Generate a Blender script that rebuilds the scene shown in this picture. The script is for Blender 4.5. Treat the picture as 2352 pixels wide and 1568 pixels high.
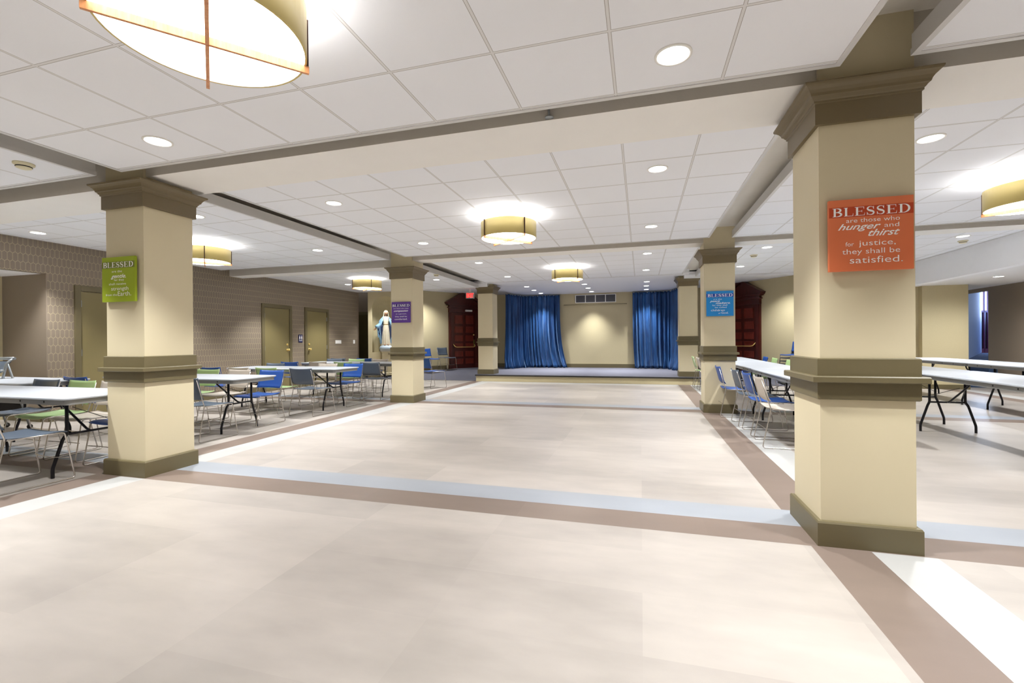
import bpy, bmesh, math, random
from mathutils import Vector, Matrix
from math import sin, cos, pi, radians
random.seed(7)
for o in list(bpy.data.objects): bpy.data.objects.remove(o, do_unlink=True)
SC = bpy.context.scene
COL = SC.collection

# ------------------------------------------------------------------ camera, world, exposure
H = 1.23
cam_d = bpy.data.cameras.new('camera'); cam = bpy.data.objects.new('camera', cam_d); COL.objects.link(cam)
cam_d.sensor_width = 36.0; cam_d.lens = 1048.0/2352.0*36.0; cam_d.clip_end = 100
yaw, pitch, roll = .2748, -.002, -.0076
cam.matrix_world = (Matrix.Translation((0, 0, H)) @ Matrix.Rotation(yaw, 4, 'Z') @ Matrix.Rotation(pi/2+pitch, 4, 'X') @ Matrix.Rotation(roll, 4, 'Z'))
SC.camera = cam
SC.view_settings.view_transform = 'Standard'; SC.view_settings.look = 'None'
SC.view_settings.gamma = 1; SC.view_settings.exposure = 1.30
SC.view_settings.use_curve_mapping = False
SC.cycles.max_bounces = 8; SC.cycles.diffuse_bounces = 5
SC.cycles.sample_clamp_indirect = 6.0
W = bpy.data.worlds.new('world'); SC.world = W; W.use_nodes = True
W.node_tree.nodes['Background'].inputs[0].default_value = (.9, .93, 1, 1)
W.node_tree.nodes['Background'].inputs[1].default_value = .3
SPOT_W = 138.0      # each recessed downlight
LAMP_E = 3.6       # drum diffuser emission
LAMP_UP = 5.0     # watts thrown on the ceiling by each drum

# ------------------------------------------------------------------ materials
def lin(c):
    return tuple(((v/255)/12.92 if v/255 <= .04045 else ((v/255+.055)/1.055)**2.4) for v in c)
def new_mat(name):
    m = bpy.data.materials.new(name); m.use_nodes = True
    return m, m.node_tree, m.node_tree.nodes['Principled BSDF']
class N:
    """tiny wrapper to write shader maths"""
    def __init__(s, t): s.t = t
    def val(s, a, inp):
        if isinstance(a, (int, float)): inp.default_value = a
        else: s.t.links.new(a, inp)
    def m(s, op, a, b=0.0, c=None):
        n = s.t.nodes.new('ShaderNodeMath'); n.operation = op
        s.val(a, n.inputs[0]); s.val(b, n.inputs[1])
        if c is not None: s.val(c, n.inputs[2])
        return n.outputs[0]
    def pos(s):
        g = s.t.nodes.new('ShaderNodeNewGeometry'); x = s.t.nodes.new('ShaderNodeSeparateXYZ')
        s.t.links.new(g.outputs['Position'], x.inputs[0]); return g.outputs['Position'], x.outputs[0], x.outputs[1], x.outputs[2]
    def noise(s, vec, scale, detail=3, sc=(1, 1, 1), rough=.5):
        mp = s.t.nodes.new('ShaderNodeMapping'); mp.inputs['Scale'].default_value = sc
        s.t.links.new(vec, mp.inputs[0])
        n = s.t.nodes.new('ShaderNodeTexNoise'); n.inputs['Scale'].default_value = scale; n.inputs['Detail'].default_value = detail
        n.inputs['Roughness'].default_value = rough
        s.t.links.new(mp.outputs[0], n.inputs['Vector']); return n.outputs[0]
    def mix(s, f, a, b):
        n = s.t.nodes.new('ShaderNodeMix'); n.data_type = 'RGBA'
        s.val(f, n.inputs[0])
        for v, i in ((a, 6), (b, 7)):
            if isinstance(v, tuple): n.inputs[i].default_value = (*v, 1)
            else: s.t.links.new(v, n.inputs[i])
        return n.outputs[2]
    def ramp(s, f, lo, hi):
        n = s.t.nodes.new('ShaderNodeMapRange'); s.val(f, n.inputs[0])
        n.inputs[1].default_value = lo; n.inputs[2].default_value = hi; return n.outputs[0]
    def bump(s, h, bsdf, st=.2, dist=.01):
        n = s.t.nodes.new('ShaderNodeBump'); n.inputs['Strength'].default_value = st; n.inputs['Distance'].default_value = dist
        s.t.links.new(h, n.inputs['Height']); s.t.links.new(n.outputs[0], bsdf.inputs['Normal'])
def plain(name, rgb, rough=.5, metal=0.0, var=.06, scale=8, bump=0, spec=.5, sc=(1, 1, 1), objc=False):
    m, t, b = new_mat(name); n = N(t)
    if objc:
        tc = t.nodes.new('ShaderNodeTexCoord'); p = tc.outputs['Object']
    else: p = n.pos()[0]
    c = lin(rgb); f = n.noise(p, scale, 4, sc)
    col = n.mix(f, tuple(v*(1-var) for v in c), tuple(min(1, v*(1+var)) for v in c))
    t.links.new(col, b.inputs['Base Color'])
    b.inputs['Roughness'].default_value = rough; b.inputs['Metallic'].default_value = metal
    b.inputs['Specular IOR Level'].default_value = spec
    if bump: n.bump(n.noise(p, scale*12, 2, sc), b, bump, .003)
    return m
def emit(name, rgb, e):
    m, t, b = new_mat(name); b.inputs['Base Color'].default_value = (*lin(rgb), 1)
    b.inputs['Emission Color'].default_value = (*lin(rgb), 1); b.inputs['Emission Strength'].default_value = e
    n = N(t); v = n.ramp(n.noise(n.pos()[0], 3), 0, 1)
    t.links.new(n.m('MULTIPLY_ADD', v, .04*e, .98*e), b.inputs['Emission Strength'])
    return m
def ceiling_tiles(name, x0, y0, sx, sy, rgb=(236, 237, 241)):
    m, t, b = new_mat(name); n = N(t); p, X, Y, Z = n.pos()
    def line(v, o, s, w):
        f = n.m('FRACT', n.m('ADD', n.m('DIVIDE', n.m('SUBTRACT', v, o), s), 100.5))
        d = n.m('MULTIPLY', n.m('ABSOLUTE', n.m('SUBTRACT', f, .5)), s)
        return n.m('LESS_THAN', d, w), d
    lx, dx = line(X, x0, sx, .0098); ly, dy = line(Y, y0, sy, .0098)
    ex, _ = line(X, x0, sx, .0068); ey, _ = line(Y, y0, sy, .0068)
    grid = n.m('MAXIMUM', lx, ly); inner = n.m('MAXIMUM', ex, ey)
    edge = n.m('SUBTRACT', grid, inner)
    f = n.noise(p, 1.2, 3)
    base = n.mix(f, tuple(v*.965 for v in lin(rgb)), lin(rgb))
    fine = n.noise(p, 260, 2)
    c = n.mix(edge, base, lin((162, 157, 151)))
    c = n.mix(n.m('MULTIPLY', inner, .55), c, lin((205, 201, 196)))
    t.links.new(c, b.inputs['Base Color']); b.inputs['Roughness'].default_value = .8
    n.bump(fine, b, .15, .002)
    return m
def wallpaper():
    m, t, b = new_mat('hex_wallpaper'); n = N(t); p, X, Y, Z = n.pos()
    A, Bz = .060, .127         # cell width, row pitch
    def cell(oy, oz):
        u = n.m('SUBTRACT', n.m('FRACT', n.m('ADD', n.m('DIVIDE', Y, A), 50.5+oy)), .5)
        v = n.m('SUBTRACT', n.m('FRACT', n.m('ADD', n.m('DIVIDE', Z, 2*Bz), 50.5+oz)), .5)
        au = n.m('MULTIPLY', n.m('ABSOLUTE', u), A); av = n.m('MULTIPLY', n.m('ABSOLUTE', v), 2*Bz)
        d1 = n.m('DIVIDE', au, A*.47)
        d2 = n.m('DIVIDE', n.m('ADD', av, n.m('MULTIPLY', au, .8)), .082)
        d = n.m('MAXIMUM', d1, d2)
        return n.m('MULTIPLY', n.m('GREATER_THAN', d, .87), n.m('LESS_THAN', d, 1.0))
    ring = n.m('MAXIMUM', cell(0, 0), cell(.5, .5))
    f = n.noise(p, 60, 2, (1, 1, .15))
    ground = n.mix(f, lin((120, 107, 92)), lin((136, 122, 106)))
    c = n.mix(n.m('MULTIPLY', ring, .42), ground, lin((186, 172, 134)))
    t.links.new(c, b.inputs['Base Color'])
    t.links.new(n.m('MULTIPLY_ADD', ring, -.25, .6), b.inputs['Roughness'])
    return m
def vinyl(name, rgb, tile, var, x0=0, y0=0, rough=.38):
    m, t, b = new_mat(name); n = N(t); p, X, Y, Z = n.pos()
    f1 = n.noise(p, .8, 5, (.8, 1.7, 1), .55); f2 = n.noise(p, 5, 4, (.6, 1.6, 1))
    cx = n.m('FLOOR', n.m('DIVIDE', n.m('SUBTRACT', X, x0), tile[0]))
    cy = n.m('FLOOR', n.m('DIVIDE', n.m('SUBTRACT', Y, y0), tile[1]))
    cb = t.nodes.new('ShaderNodeCombineXYZ'); t.links.new(cx, cb.inputs[0]); t.links.new(cy, cb.inputs[1])
    wn = t.nodes.new('ShaderNodeTexWhiteNoise'); t.links.new(cb.outputs[0], wn.inputs[0])
    cell = wn.outputs[0]
    c = lin(rgb)
    v = n.m('ADD', n.m('MULTIPLY', n.ramp(f1, .36, .66), .5), n.m('ADD', n.m('MULTIPLY', n.ramp(f2, .3, .7), .2), n.m('MULTIPLY', cell, .3)))
    col = n.mix(v, tuple(a*(1-var) for a in c), tuple(min(.95, a*(1+var*.55)) for a in c))
    t.links.new(col, b.inputs['Base Color']); b.inputs['Roughness'].default_value = rough
    b.inputs['Specular IOR Level'].default_value = .35
    n.bump(f2, b, .05, .002)
    return m
def wood(name, a, b_, rough=.35, axis=(1, 1, 12)):
    m, t, b = new_mat(name); n = N(t)
    tc = t.nodes.new('ShaderNodeTexCoord')
    f = n.noise(tc.outputs['Object'], 9, 5, (6, 6, .5), .6)
    t.links.new(n.mix(n.ramp(f, .3, .7), lin(a), lin(b_)), b.inputs['Base Color'])
    b.inputs['Roughness'].default_value = rough
    return m

M = {
 'field': vinyl('beige_vinyl', (171, 163, 155), (.92, .46), .28),
 'white': vinyl('white_vinyl', (176, 175, 172), (9, 1.0), .05),
 'brown': vinyl('brown_vinyl', (124, 109, 99), (1.25, 1.15), .17, .4, .62),
 'grey': vinyl('grey_vinyl', (150, 154, 160), (1.25, 9), .12),
 'carpet': plain('stage_carpet', (94, 94, 105), .95, var=.12, scale=60, bump=.5),
 'carpet_blue': plain('corridor_carpet', (58, 78, 112), .95, var=.1, scale=60, bump=.4),
 'col': plain('beige_paint', (207, 195, 163), .55, var=.02, scale=3, bump=.06),
 'wall': plain('beige_wall', (196, 183, 146), .7, var=.04, scale=40, bump=.15),
 'taupe': plain('taupe_wall', (134, 120, 104), .7, var=.05, scale=40, bump=.15),
 'trim': plain('olive_trim', (104, 94, 66), .45, var=.02, scale=4),
 'capital': plain('capital_paint', (110, 96, 68), .45, var=.02, scale=4),
 'door_olive': plain('olive_door', (126, 114, 76), .42, var=.03, scale=3),
 'white_paint': plain('white_ceiling_paint', (234, 234, 237), .75, var=.02, scale=2, bump=.12),
 'soffit': plain('plaster_soffit', (218, 213, 203), .85, var=.05, scale=5, bump=.5),
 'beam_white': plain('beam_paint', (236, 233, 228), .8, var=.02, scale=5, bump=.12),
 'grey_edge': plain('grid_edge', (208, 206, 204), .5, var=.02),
 'shaded_face': plain('beam_face_shaded', (204, 198, 188), .8, var=.03, scale=6, bump=.3),  # darker copy of the beam paint, shade above the panels put into the colour
 'bulk': plain('bulkhead_paint', (242, 243, 246), .75, var=.02),
 'table': plain('table_laminate', (180, 184, 190), .35, var=.02, scale=20),
 'apron': plain('table_apron', (132, 132, 130), .5, var=.03),
 'black_metal': plain('black_metal', (22, 20, 26), .3, .3, var=.05),
 'chrome': plain('chrome_rod', (196, 190, 184), .22, .9, var=.03),
 'c_blue': plain('blue_plastic', (32, 76, 150), .42, var=.03),
 'c_gray': plain('slate_plastic', (78, 88, 101), .42, var=.03),
 'c_green': plain('green_plastic', (158, 184, 126), .45, var=.03),
 'c_beige': plain('sand_plastic', (190, 180, 167), .45, var=.03),
 'brass': plain('brass', (230, 200, 120), .3, .55, var=.04),
 'gold': plain('gold_drum', (196, 176, 108), .38, .3, var=.04, scale=4),
 'bronze': plain('bronze_strip', (72, 46, 34), .4, .3),
 'wood': wood('oak_bar', (196, 128, 80), (222, 160, 112)),
 'mahogany': wood('mahogany', (94, 34, 26), (130, 52, 38), .28),
 'mahogany_d': wood('dark_mahogany', (62, 20, 15), (88, 30, 22), .28),
 'diff': emit('drum_diffuser', (255, 250, 242), LAMP_E),
 'lens': emit('downlight_lens', (255, 252, 250), 9.0),
 'white_pl': plain('white_plastic', (236, 234, 228), .4, var=.02),
 'cream_pl': plain('cream_plastic', (222, 214, 182), .45, var=.02),
 'dark': plain('dark_gap', (38, 34, 30), .8),
 'velvet': None,
 'letter': plain('lettering_white', (252, 250, 248), .5, var=.01),
 'vent': plain('vent_grey', (120, 120, 126), .5, var=.03),
 'alu': plain('grey_tube', (150, 154, 156), .35, .6, var=.03),
}
m, t, b = new_mat('blue_velvet'); n = N(t); p = n.pos()[0]
f = n.noise(p, 14, 4, (1, 1, .12))
t.links.new(n.mix(n.ramp(f, .3, .7), lin((12, 46, 92)), lin((34, 84, 140))), b.inputs['Base Color'])
b.inputs['Roughness'].default_value = .55; b.inputs['Sheen Weight'].default_value = .35; b.inputs['Sheen Roughness'].default_value = .35
b.inputs['Sheen Tint'].default_value = (.45, .68, 1, 1); M['velvet'] = m

# ------------------------------------------------------------------ mesh helpers
class MB:
    def __init__(s): s.bm = bmesh.new()
    def box(s, x0, x1, y0, y1, z0, z1, bev=0, mi=0):
        vs = [s.bm.verts.new((x, y, z)) for z in (z0, z1) for y in (y0, y1) for x in (x0, x1)]
        fs = [s.bm.faces.new([vs[i] for i in f]) for f in ((0, 2, 3, 1), (4, 5, 7, 6), (0, 1, 5, 4), (2, 6, 7, 3), (0, 4, 6, 2), (1, 3, 7, 5))]
        for f in fs: f.material_index = mi
        if bev:
            es = list({e for f in fs for e in f.edges})
            bmesh.ops.bevel(s.bm, geom=es, offset=bev, segments=2, affect='EDGES', profile=.5)
        return s
    def rings(s, loops, closed_ends=True, wrap=True, smooth=False):
        R = [[s.bm.verts.new(p) for p in l] for l in loops]
        k = len(R[0])
        for a, c in zip(R, R[1:]):
            for i in range(k if wrap else k-1):
                j = (i+1) % k
                f = s.bm.faces.new((a[i], a[j], c[j], c[i])); f.smooth = smooth
        if closed_ends and wrap:
            s.bm.faces.new(R[0][::-1]); s.bm.faces.new(R[-1])
        return s
    def square_loft(s, cx, cy, prof):
        return s.rings([[(cx-h, cy-h, z), (cx+h, cy-h, z), (cx+h, cy+h, z), (cx-h, cy+h, z)] for h, z in prof])
    def lathe(s, cx, cy, prof, n=32, smooth=True, sx=1, sy=1):
        return s.rings([[(cx+r*sx*cos(2*pi*i/n), cy+r*sy*sin(2*pi*i/n), z) for i in range(n)] for r, z in prof], smooth=smooth)
    def tube(s, pts, r, n=8, fillet=0, radii=None):
        pts = [Vector(p) for p in pts]
        if fillet and len(pts) > 2:
            q = [pts[0]]
            for a, b_, c in zip(pts, pts[1:], pts[2:]):
                d1 = (a-b_); d2 = (c-b_); f = min(fillet, d1.length*.45, d2.length*.45)
                p0 = b_+d1.normalized()*f; p1 = b_+d2.normalized()*f
                for i in range(5):
                    u = i/4; q.append(p0*(1-u)**2+b_*2*u*(1-u)+p1*u*u)
            q.append(pts[-1]); pts = q
        loops = []; up = None
        for i, p in enumerate(pts):
            d = (pts[min(i+1, len(pts)-1)]-pts[max(i-1, 0)]).normalized()
            if up is None:
                up = d.orthogonal().normalized()
            else:
                up = (up-d*up.dot(d)); up = up.normalized() if up.length > 1e-5 else d.orthogonal().normalized()
            v = d.cross(up); rr = radii[i] if radii else r
            loops.append([tuple(p+(up*cos(2*pi*k/n)+v*sin(2*pi*k/n))*rr) for k in range(n)])
        return s.rings(loops, smooth=True)
    def prism(s, poly, axis, a, b_, mi=0):
        def P(u, v, w):
            return {'x': (w, u, v), 'y': (u, w, v), 'z': (u, v, w)}[axis]
        A = [s.bm.verts.new(P(u, v, a)) for u, v in poly]; B = [s.bm.verts.new(P(u, v, b_)) for u, v in poly]
        k = len(poly)
        fs = [s.bm.faces.new(A[::-1]), s.bm.faces.new(B)]
        for i in range(k): fs.append(s.bm.faces.new((A[i], A[(i+1) % k], B[(i+1) % k], B[i])))
        for f in fs: f.material_index = mi
        return s
    def shell(s, fn, nu, nv, th):
        """solid sheet: fn(u,v) -> (point, normal)"""
        top = {}; bot = {}
        for i in range(nu+1):
            for j in range(nv+1):
                p, nn = fn(i/nu, j/nv); p = Vector(p); nn = Vector(nn).normalized()
                top[i, j] = s.bm.verts.new(p+nn*th/2); bot[i, j] = s.bm.verts.new(p-nn*th/2)
        def q(a, b_, c, d):
            f = s.bm.faces.new((a, b_, c, d)); f.smooth = True
        for i in range(nu):
            for j in range(nv):
                q(top[i, j], top[i+1, j], top[i+1, j+1], top[i, j+1]); q(bot[i, j], bot[i, j+1], bot[i+1, j+1], bot[i+1, j])
        for i in range(nu):
            q(bot[i, 0], bot[i+1, 0], top[i+1, 0], top[i, 0]); q(top[i, nv], top[i+1, nv], bot[i+1, nv], bot[i, nv])
        for j in range(nv):
            q(top[0, j], top[0, j+1], bot[0, j+1], bot[0, j]); q(bot[nu, j], bot[nu, j+1], top[nu, j+1], top[nu, j])
        return s
    def xf(s, mat): bmesh.ops.transform(s.bm, matrix=mat, verts=s.bm.verts); return s
    def build(s, name, mat, parent=None, label=None):
        bmesh.ops.recalc_face_normals(s.bm, faces=s.bm.faces)
        me = bpy.data.meshes.new(name); s.bm.to_mesh(me); s.bm.free()
        for mm in (mat if isinstance(mat, (list, tuple)) else [mat]): me.materials.append(M[mm] if isinstance(mm, str) else mm)
        o = bpy.data.objects.new(name, me); COL.objects.link(o)
        if parent: o.parent = parent
        if label: o['label'] = label
        return o
def thing(name, label, cat, loc=(0, 0, 0), rz=0, group=None):
    o = bpy.data.objects.new(name, None); COL.objects.link(o); o.empty_display_size = .1
    o.location = loc; o.rotation_euler = (0, 0, rz); o['label'] = label; o['category'] = cat
    if group: o['group'] = group
    return o
def tag(o, label, cat, group=None):
    o['label'] = label; o['category'] = cat
    if group: o['group'] = group
    return o
def struct(o): o['kind'] = 'structure'; return o
def copy_thing(root, loc, rz, label, group=None):
    r = root.copy(); COL.objects.link(r); r.location = loc; r.rotation_euler = (0, 0, rz); r['label'] = label
    if group: r['group'] = group
    for ch in list(root.children):
        c = ch.copy(); COL.objects.link(c); c.parent = r
        for g in list(ch.children):
            d = g.copy(); COL.objects.link(d); d.parent = c
    return r

# ------------------------------------------------------------------ room shell
LX, RXW = -9.0, 8.3
YB = 17.2                       # back wall of the stage
YBACK = -5.0
# floor: one slab cut into fields, white, brown and grey strips
def floor():
    bm = bmesh.new()
    xs = sorted({LX-1.2, -4.96, -4.655, -4.345, .965, 1.27, 1.585, 6.85, 7.155, 7.46, 8.6})
    ys = sorted({YBACK, -2.04, -1.74, -1.44, 3.08, 3.38, 3.68, 8.23, 8.53, 8.83, 12.76, 13.06, 13.3, 14.4})
    vx = {}
    for x in xs:
        for y in ys: vx[x, y] = bm.verts.new((x, y, 0))
    for a, b_ in zip(xs, xs[1:]):
        for c, d in zip(ys, ys[1:]):
            f = bm.faces.new((vx[a, c], vx[b_, c], vx[b_, d], vx[a, d]))
            mx, my = (a+b_)/2, (c+d)/2
            mi = 0
            for y0 in (-2.04, 3.08, 8.23):
                if y0 < my < y0+.30: mi = 2
                if y0+.30 < my < y0+.6: mi = 3
            if mi == 0 or (-4.96 < mx < -4.345 and False):
                for x0 in (.965, 6.85):
                    if x0 < mx < x0+.305: mi = 2
                    if x0+.305 < mx < x0+.61: mi = 1
                if -4.655 < mx < -4.345: mi = 1
                if 12.76 < my < 13.06 and -4.655 < mx < .965: mi = 1
                if -4.96 < mx < -4.655: mi = 2
            f.material_index = mi
    r = bmesh.ops.extrude_face_region(bm, geom=list(bm.faces))
    bmesh.ops.translate(bm, vec=(0, 0, -.1), verts=[v for v in r['geom'] if isinstance(v, bmesh.types.BMVert)])
    me = bpy.data.meshes.new('floor'); bmesh.ops.recalc_face_normals(bm, faces=bm.faces); bm.to_mesh(me); bm.free()
    for k in ('field', 'white', 'brown', 'grey'): me.materials.append(M[k])
    o = bpy.data.objects.new('floor', me); COL.objects.link(o); struct(o)
floor()
# carpeted ramps left and right of the stage, stage platform
DL0, DL1 = Vector((-8.80, 13.02)), Vector((-5.77, 17.23))      # diagonal wall left, plan ends
DR0, DR1 = Vector((5.44, 13.02)), Vector((2.41, 17.23))
def ramp(name, xa, xb):
    b = MB(); L = []
    for y, z in ((13.22, .012), (15.2, .2), (17.25, .2)):
        L.append([(xa, y, -.05), (xb, y, -.05), (xb, y, z), (xa, y, z)])
    b.rings(L); return struct(b.build(name, 'carpet'))
ramp('floor', -9.4, -4.86); ramp('floor', 1.53, 6.2)
st = thing('stage_platform', 'low carpeted stage with beige riser and black nosing below the blue curtains', 'stage')
MB().box(-4.85, 1.52, 13.12, 17.18, -.02, .165).build('riser', 'wall', st)
MB().box(-4.86, 1.53, 13.14, 17.18, .165, .2).build('deck', 'carpet', st)
MB().box(-4.87, 1.54, 13.08, 13.14, .165, .203, .004).build('nosing', 'dark', st)

def wall(name, pts, z0, z1, mat, th=.12, side=1):
    """wall following plan points; thickness to the left of the direction"""
    for a, c in zip(pts, pts[1:]):
        a, c = Vector(a), Vector(c); d = (c-a).normalized(); nrm = Vector((-d.y, d.x))*th*side
        b = MB(); b.rings([[(a.x, a.y, z), (c.x, c.y, z), (c.x+nrm.x, c.y+nrm.y, z), (a.x+nrm.x, a.y+nrm.y, z)] for z in (z0, z1)])
        struct(b.build(name, mat))
M['paper'] = wallpaper()
# left wall with the alcove opening (Y 1..4.94) and doors at 5.3, 9.15, 10.65
wall('wall_left', [(LX, 4.94), (LX, 13.1)], 0, 3.12, 'paper')
wall('wall_left', [(LX, 1.0), (LX, 4.94)], 2.34, 3.12, 'paper')
wall('wall_left', [(LX, YBACK), (LX, 1.0)], 0, 3.12, 'paper')
wall('wall_alcove', [(LX-.001, 4.925), (-10.05, 4.925)], 0, 2.5, 'taupe', th=.014, side=-1)
wall('wall_alcove', [(-10.05, .9), (-10.05, 5.06)], 0, 2.5, 'wall')
wall('wall_alcove', [(-10.05, 1.0), (LX-.12, 1.0)], 0, 2.5, 'taupe', side=-1)
struct(MB().box(-10.1, LX-.1, .9, 5.0, 2.34, 2.44).build('ceiling', 'white_paint'))
struct(MB().box(-10.0, LX-.12, 4.90, 4.94, 0, .13, .003).build('baseboard_alcove', 'trim'))
# recess at the far end of the left wall
wall('wall_left', [(LX, 13.1), (-9.9, 13.1)], 0, 3.12, 'taupe', side=-1, th=.1)
wall('wall_left', [(-9.9, 13.1), (-9.9, 14.1)], 0, 3.12, 'wall')
wall('wall_left', [(-9.9, 14.1), (-8.85, 14.1)], 0, 3.12, 'taupe')
# back wall, diagonals
wall('wall_back', [(-5.80, YB), (2.45, YB)], 0, 3.12, 'wall')
def diag_wall(name, P0, P1, side, niche=None):
    d = (P1-P0).normalized(); L = (P1-P0).length; nrm = Vector((-d.y, d.x))*side
    if not niche:
        wall(name, [P0, P1], 0, 3.12, 'wall', .14, side); return
    s0, s1, zb, zs = niche; r = (s1-s0)/2; cs = (s0+s1)/2
    def W(s, z, k=0): q = P0+d*s+nrm*k; return (q.x, q.y, z)
    b = MB(); bm = b.bm
    def quad(*pp): bm.faces.new([bm.verts.new(p) for p in pp])
    quad(W(0, 0), W(s0, 0), W(s0, 3.12), W(0, 3.12)); quad(W(s1, 0), W(L, 0), W(L, 3.12), W(s1, 3.12))
    quad(W(s0, 0), W(s1, 0), W(s1, zb), W(s0, zb))
    arc = [(cs-r*cos(pi*i/16), zs+r*sin(pi*i/16)) for i in range(17)]
    for (a, za), (c, zc) in zip(arc, arc[1:]):
        quad(W(a, za), W(c, zc), W(c, 3.12), W(a, 3.12))
    # niche interior: curved back
    def back(u):   # half ellipse plan
        return cs-r*cos(pi*u), .42*sin(pi*u)
    K = 16
    for i in range(K):
        (a, ka), (c, kc) = back(i/K), back((i+1)/K)
        quad(W(a, zb, ka), W(c, zb, kc), W(c, zs, kc), W(a, zs, ka))
        quad(W(a, zb, 0), W(c, zb, 0), W(c, zb, kc), W(a, zb, ka))
    for j in range(8):     # quarter dome
        f0, f1 = pi/2*j/8, pi/2*(j+1)/8
        for i in range(K):
            def D(u, f):
                s, k = back(u); return W(cs+(s-cs)*cos(f), zs+r*sin(f), k*cos(f))
            quad(D(i/K, f0), D((i+1)/K, f0), D((i+1)/K, f1), D(i/K, f1))
    bmesh.ops.remove_doubles(bm, verts=bm.verts, dist=.0005)
    struct(b.build(name, 'wall'))
dl0 = DL0+(DL1-DL0).normalized()*.24
diag_wall('wall_back_left', dl0, DL1, 1, (.14, 1.05, .87, 2.32))
wall('wall_back_left', [(-8.95, 14.0), (-5.2, 18.95)], 0, 3.12, 'taupe', .1, 1)
diag_wall('wall_back_right', DR0, DR1, -1)
def baseboard(name, P0, P1, s0, s1, side, z0, h=.14, th=.02):
    P0, P1 = Vector(P0), Vector(P1); d = (P1-P0).normalized(); nrm = Vector((-d.y, d.x))*side
    a, c = P0+d*s0, P0+d*s1
    b = MB(); b.rings([[(a.x, a.y, z), (c.x, c.y, z), (c.x-nrm.x*th, c.y-nrm.y*th, z), (a.x-nrm.x*th, a.y-nrm.y*th, z)] for z in (z0, z0+h)])
    struct(b.build(name, 'trim'))
LD = (DL1-DL0).length
baseboard('baseboard_back_left', DL0, DL1, .24, 3.2, 1, 0, .34); baseboard('baseboard_back_left', DL0, DL1, 4.55, LD, 1, .2)
baseboard('baseboard_back_right', DR0, DR1, 0, 3.2, -1, 0, .34); baseboard('baseboard_back_right', DR0, DR1, 4.55, LD, -1, .2)
baseboard('baseboard_back', (-5.78, YB), (2.43, YB), 0, 8.2, 1, .2)
for y0, y1 in ((4.94, 5.28), (6.3, 9.14), (10.17, 10.64), (11.66, 13.1)):
    baseboard('baseboard_left', (LX, y0), (LX, y1), 0, y1-y0, 1, 0, .13)
# right hand side: wall link, projecting beige pier, taupe wall, corridor
wall('wall_right', [(6.5, 13.35), (5.35, 13.35)], 0, 3.12, 'wall', side=-1)
pier = MB().box(6.5, 7.40, 13.2, 14.6, 0, 2.6).build('wall_pier', 'wall'); struct(pier)
struct(MB().box(6.48, 7.42, 13.18, 13.2, 0, .11).build('baseboard_pier', 'trim'))
wall('wall_right', [(RXW, YBACK), (RXW, 14.1)], 0, 2.6, 'taupe', side=-1)
wall('wall_right', [(RXW, 14.1), (RXW, 16.2)], 2.38, 2.6, 'taupe', side=-1)
wall('wall_right', [(RXW, 16.2), (7.4, 16.2)], 0, 2.6, 'wall', side=-1)
struct(MB().box(RXW-.02, RXW, YBACK, 14.1, 0, .12).build('baseboard_right', 'trim'))
struct(MB().box(6.0, 8.5, YBACK, 16.3, 2.465, 2.56).build('ceiling', 'white_paint'))
struct(MB().box(5.9, 6.05, YBACK, 13.3, 2.40, 3.0).build('trim_1', 'bulk'))
wall('wall_front', [(8.4, YBACK), (-9.1, YBACK)], 0, 3.12, 'wall', side=-1)
# corridor up to the daylight window
M['corr'] = plain('corridor_paint', (150, 172, 205), .7, var=.03)
fl = MB().box(RXW+.02, 17.5, 13.3, 22.5, .45, .6).build('floor', 'carpet_blue'); struct(fl)
st2 = thing('corridor_steps', 'dark blue carpeted steps rising through the right hand doorway', 'steps', (RXW, 14.9, 0))
for k in range(3):
    MB().box(-.55+k*.19, -.55+(k+1)*.19, -1.1, 1.2, 0, .15*(k+1), .004).build('step', 'carpet_blue', st2)
def ipt(x, d, z=0):
    u = (x-1176)/1048.0; xr = u*d
    return Vector((xr*cos(yaw)-d*sin(yaw), xr*sin(yaw)+d*cos(yaw)))
qa, qb = ipt(2216, 12.2), ipt(2254.5, 18.6)
wall('wall_corridor', [qa, qb], .6, 3.3, 'corr', .1, 1)
qc, qd = ipt(2252, 18.9), ipt(2290, 18.9)
wn = thing('window_1', 'tall narrow window in purple frame at the end of the blue corridor', 'window'); wn['kind'] = 'structure'
d = (qd-qc).normalized(); nn = Vector((-d.y, d.x)); L = (qd-qc).length
def obox(b, P, d, s0, s1, k0, k1, z0, z1):
    n2 = Vector((-d.y, d.x)); L_ = []
    for z in (z0, z1):
        L_.append([(*(P+d*s+n2*k), z) for s, k in ((s0, k0), (s1, k0), (s1, k1), (s0, k1))])
    b.rings(L_)
M['purple'] = plain('purple_frame', (78, 22, 60), .4, var=.05)
M['day'] = emit('daylight_pane', (214, 222, 255), 1.6)
M['pane_dark'] = plain('lower_pane', (38, 12, 30), .2, var=.05)
b = MB()
for s in (0, .14, .30, .46): obox(b, qc, d, s, s+.055, 0, .08, .55, 3.2)
obox(b, qc, d, 0, L, 0, .09, 2.25, 2.33); obox(b, qc, d, 0, L, 0, .09, .55, .75)
b.build('window_frame', 'purple', wn)
b = MB(); obox(b, qc, d, 0, L, .03, .05, 2.3, 3.2); b.build('upper_pane', 'day', wn)
b = MB(); obox(b, qc, d, 0, L, .03, .05, .6, 2.3); b.build('lower_pane', 'pane_dark', wn)
wall('wall_corridor', [qd, ipt(2500, 14.5)], .6, 3.3, 'corr', .1, 1)
struct(MB().box(RXW+.1, 17.5, 13.3, 22.5, 3.3, 3.4).build('ceiling', 'white_paint'))
al = bpy.data.lights.new('corridor_daylight', 'AREA'); al.energy = 60; al.color = (.62, .76, 1); al.size = 1.2
alo = bpy.data.objects.new('corridor_daylight', al); COL.objects.link(alo)
wc = qc+d*.4-nn*.15
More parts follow.
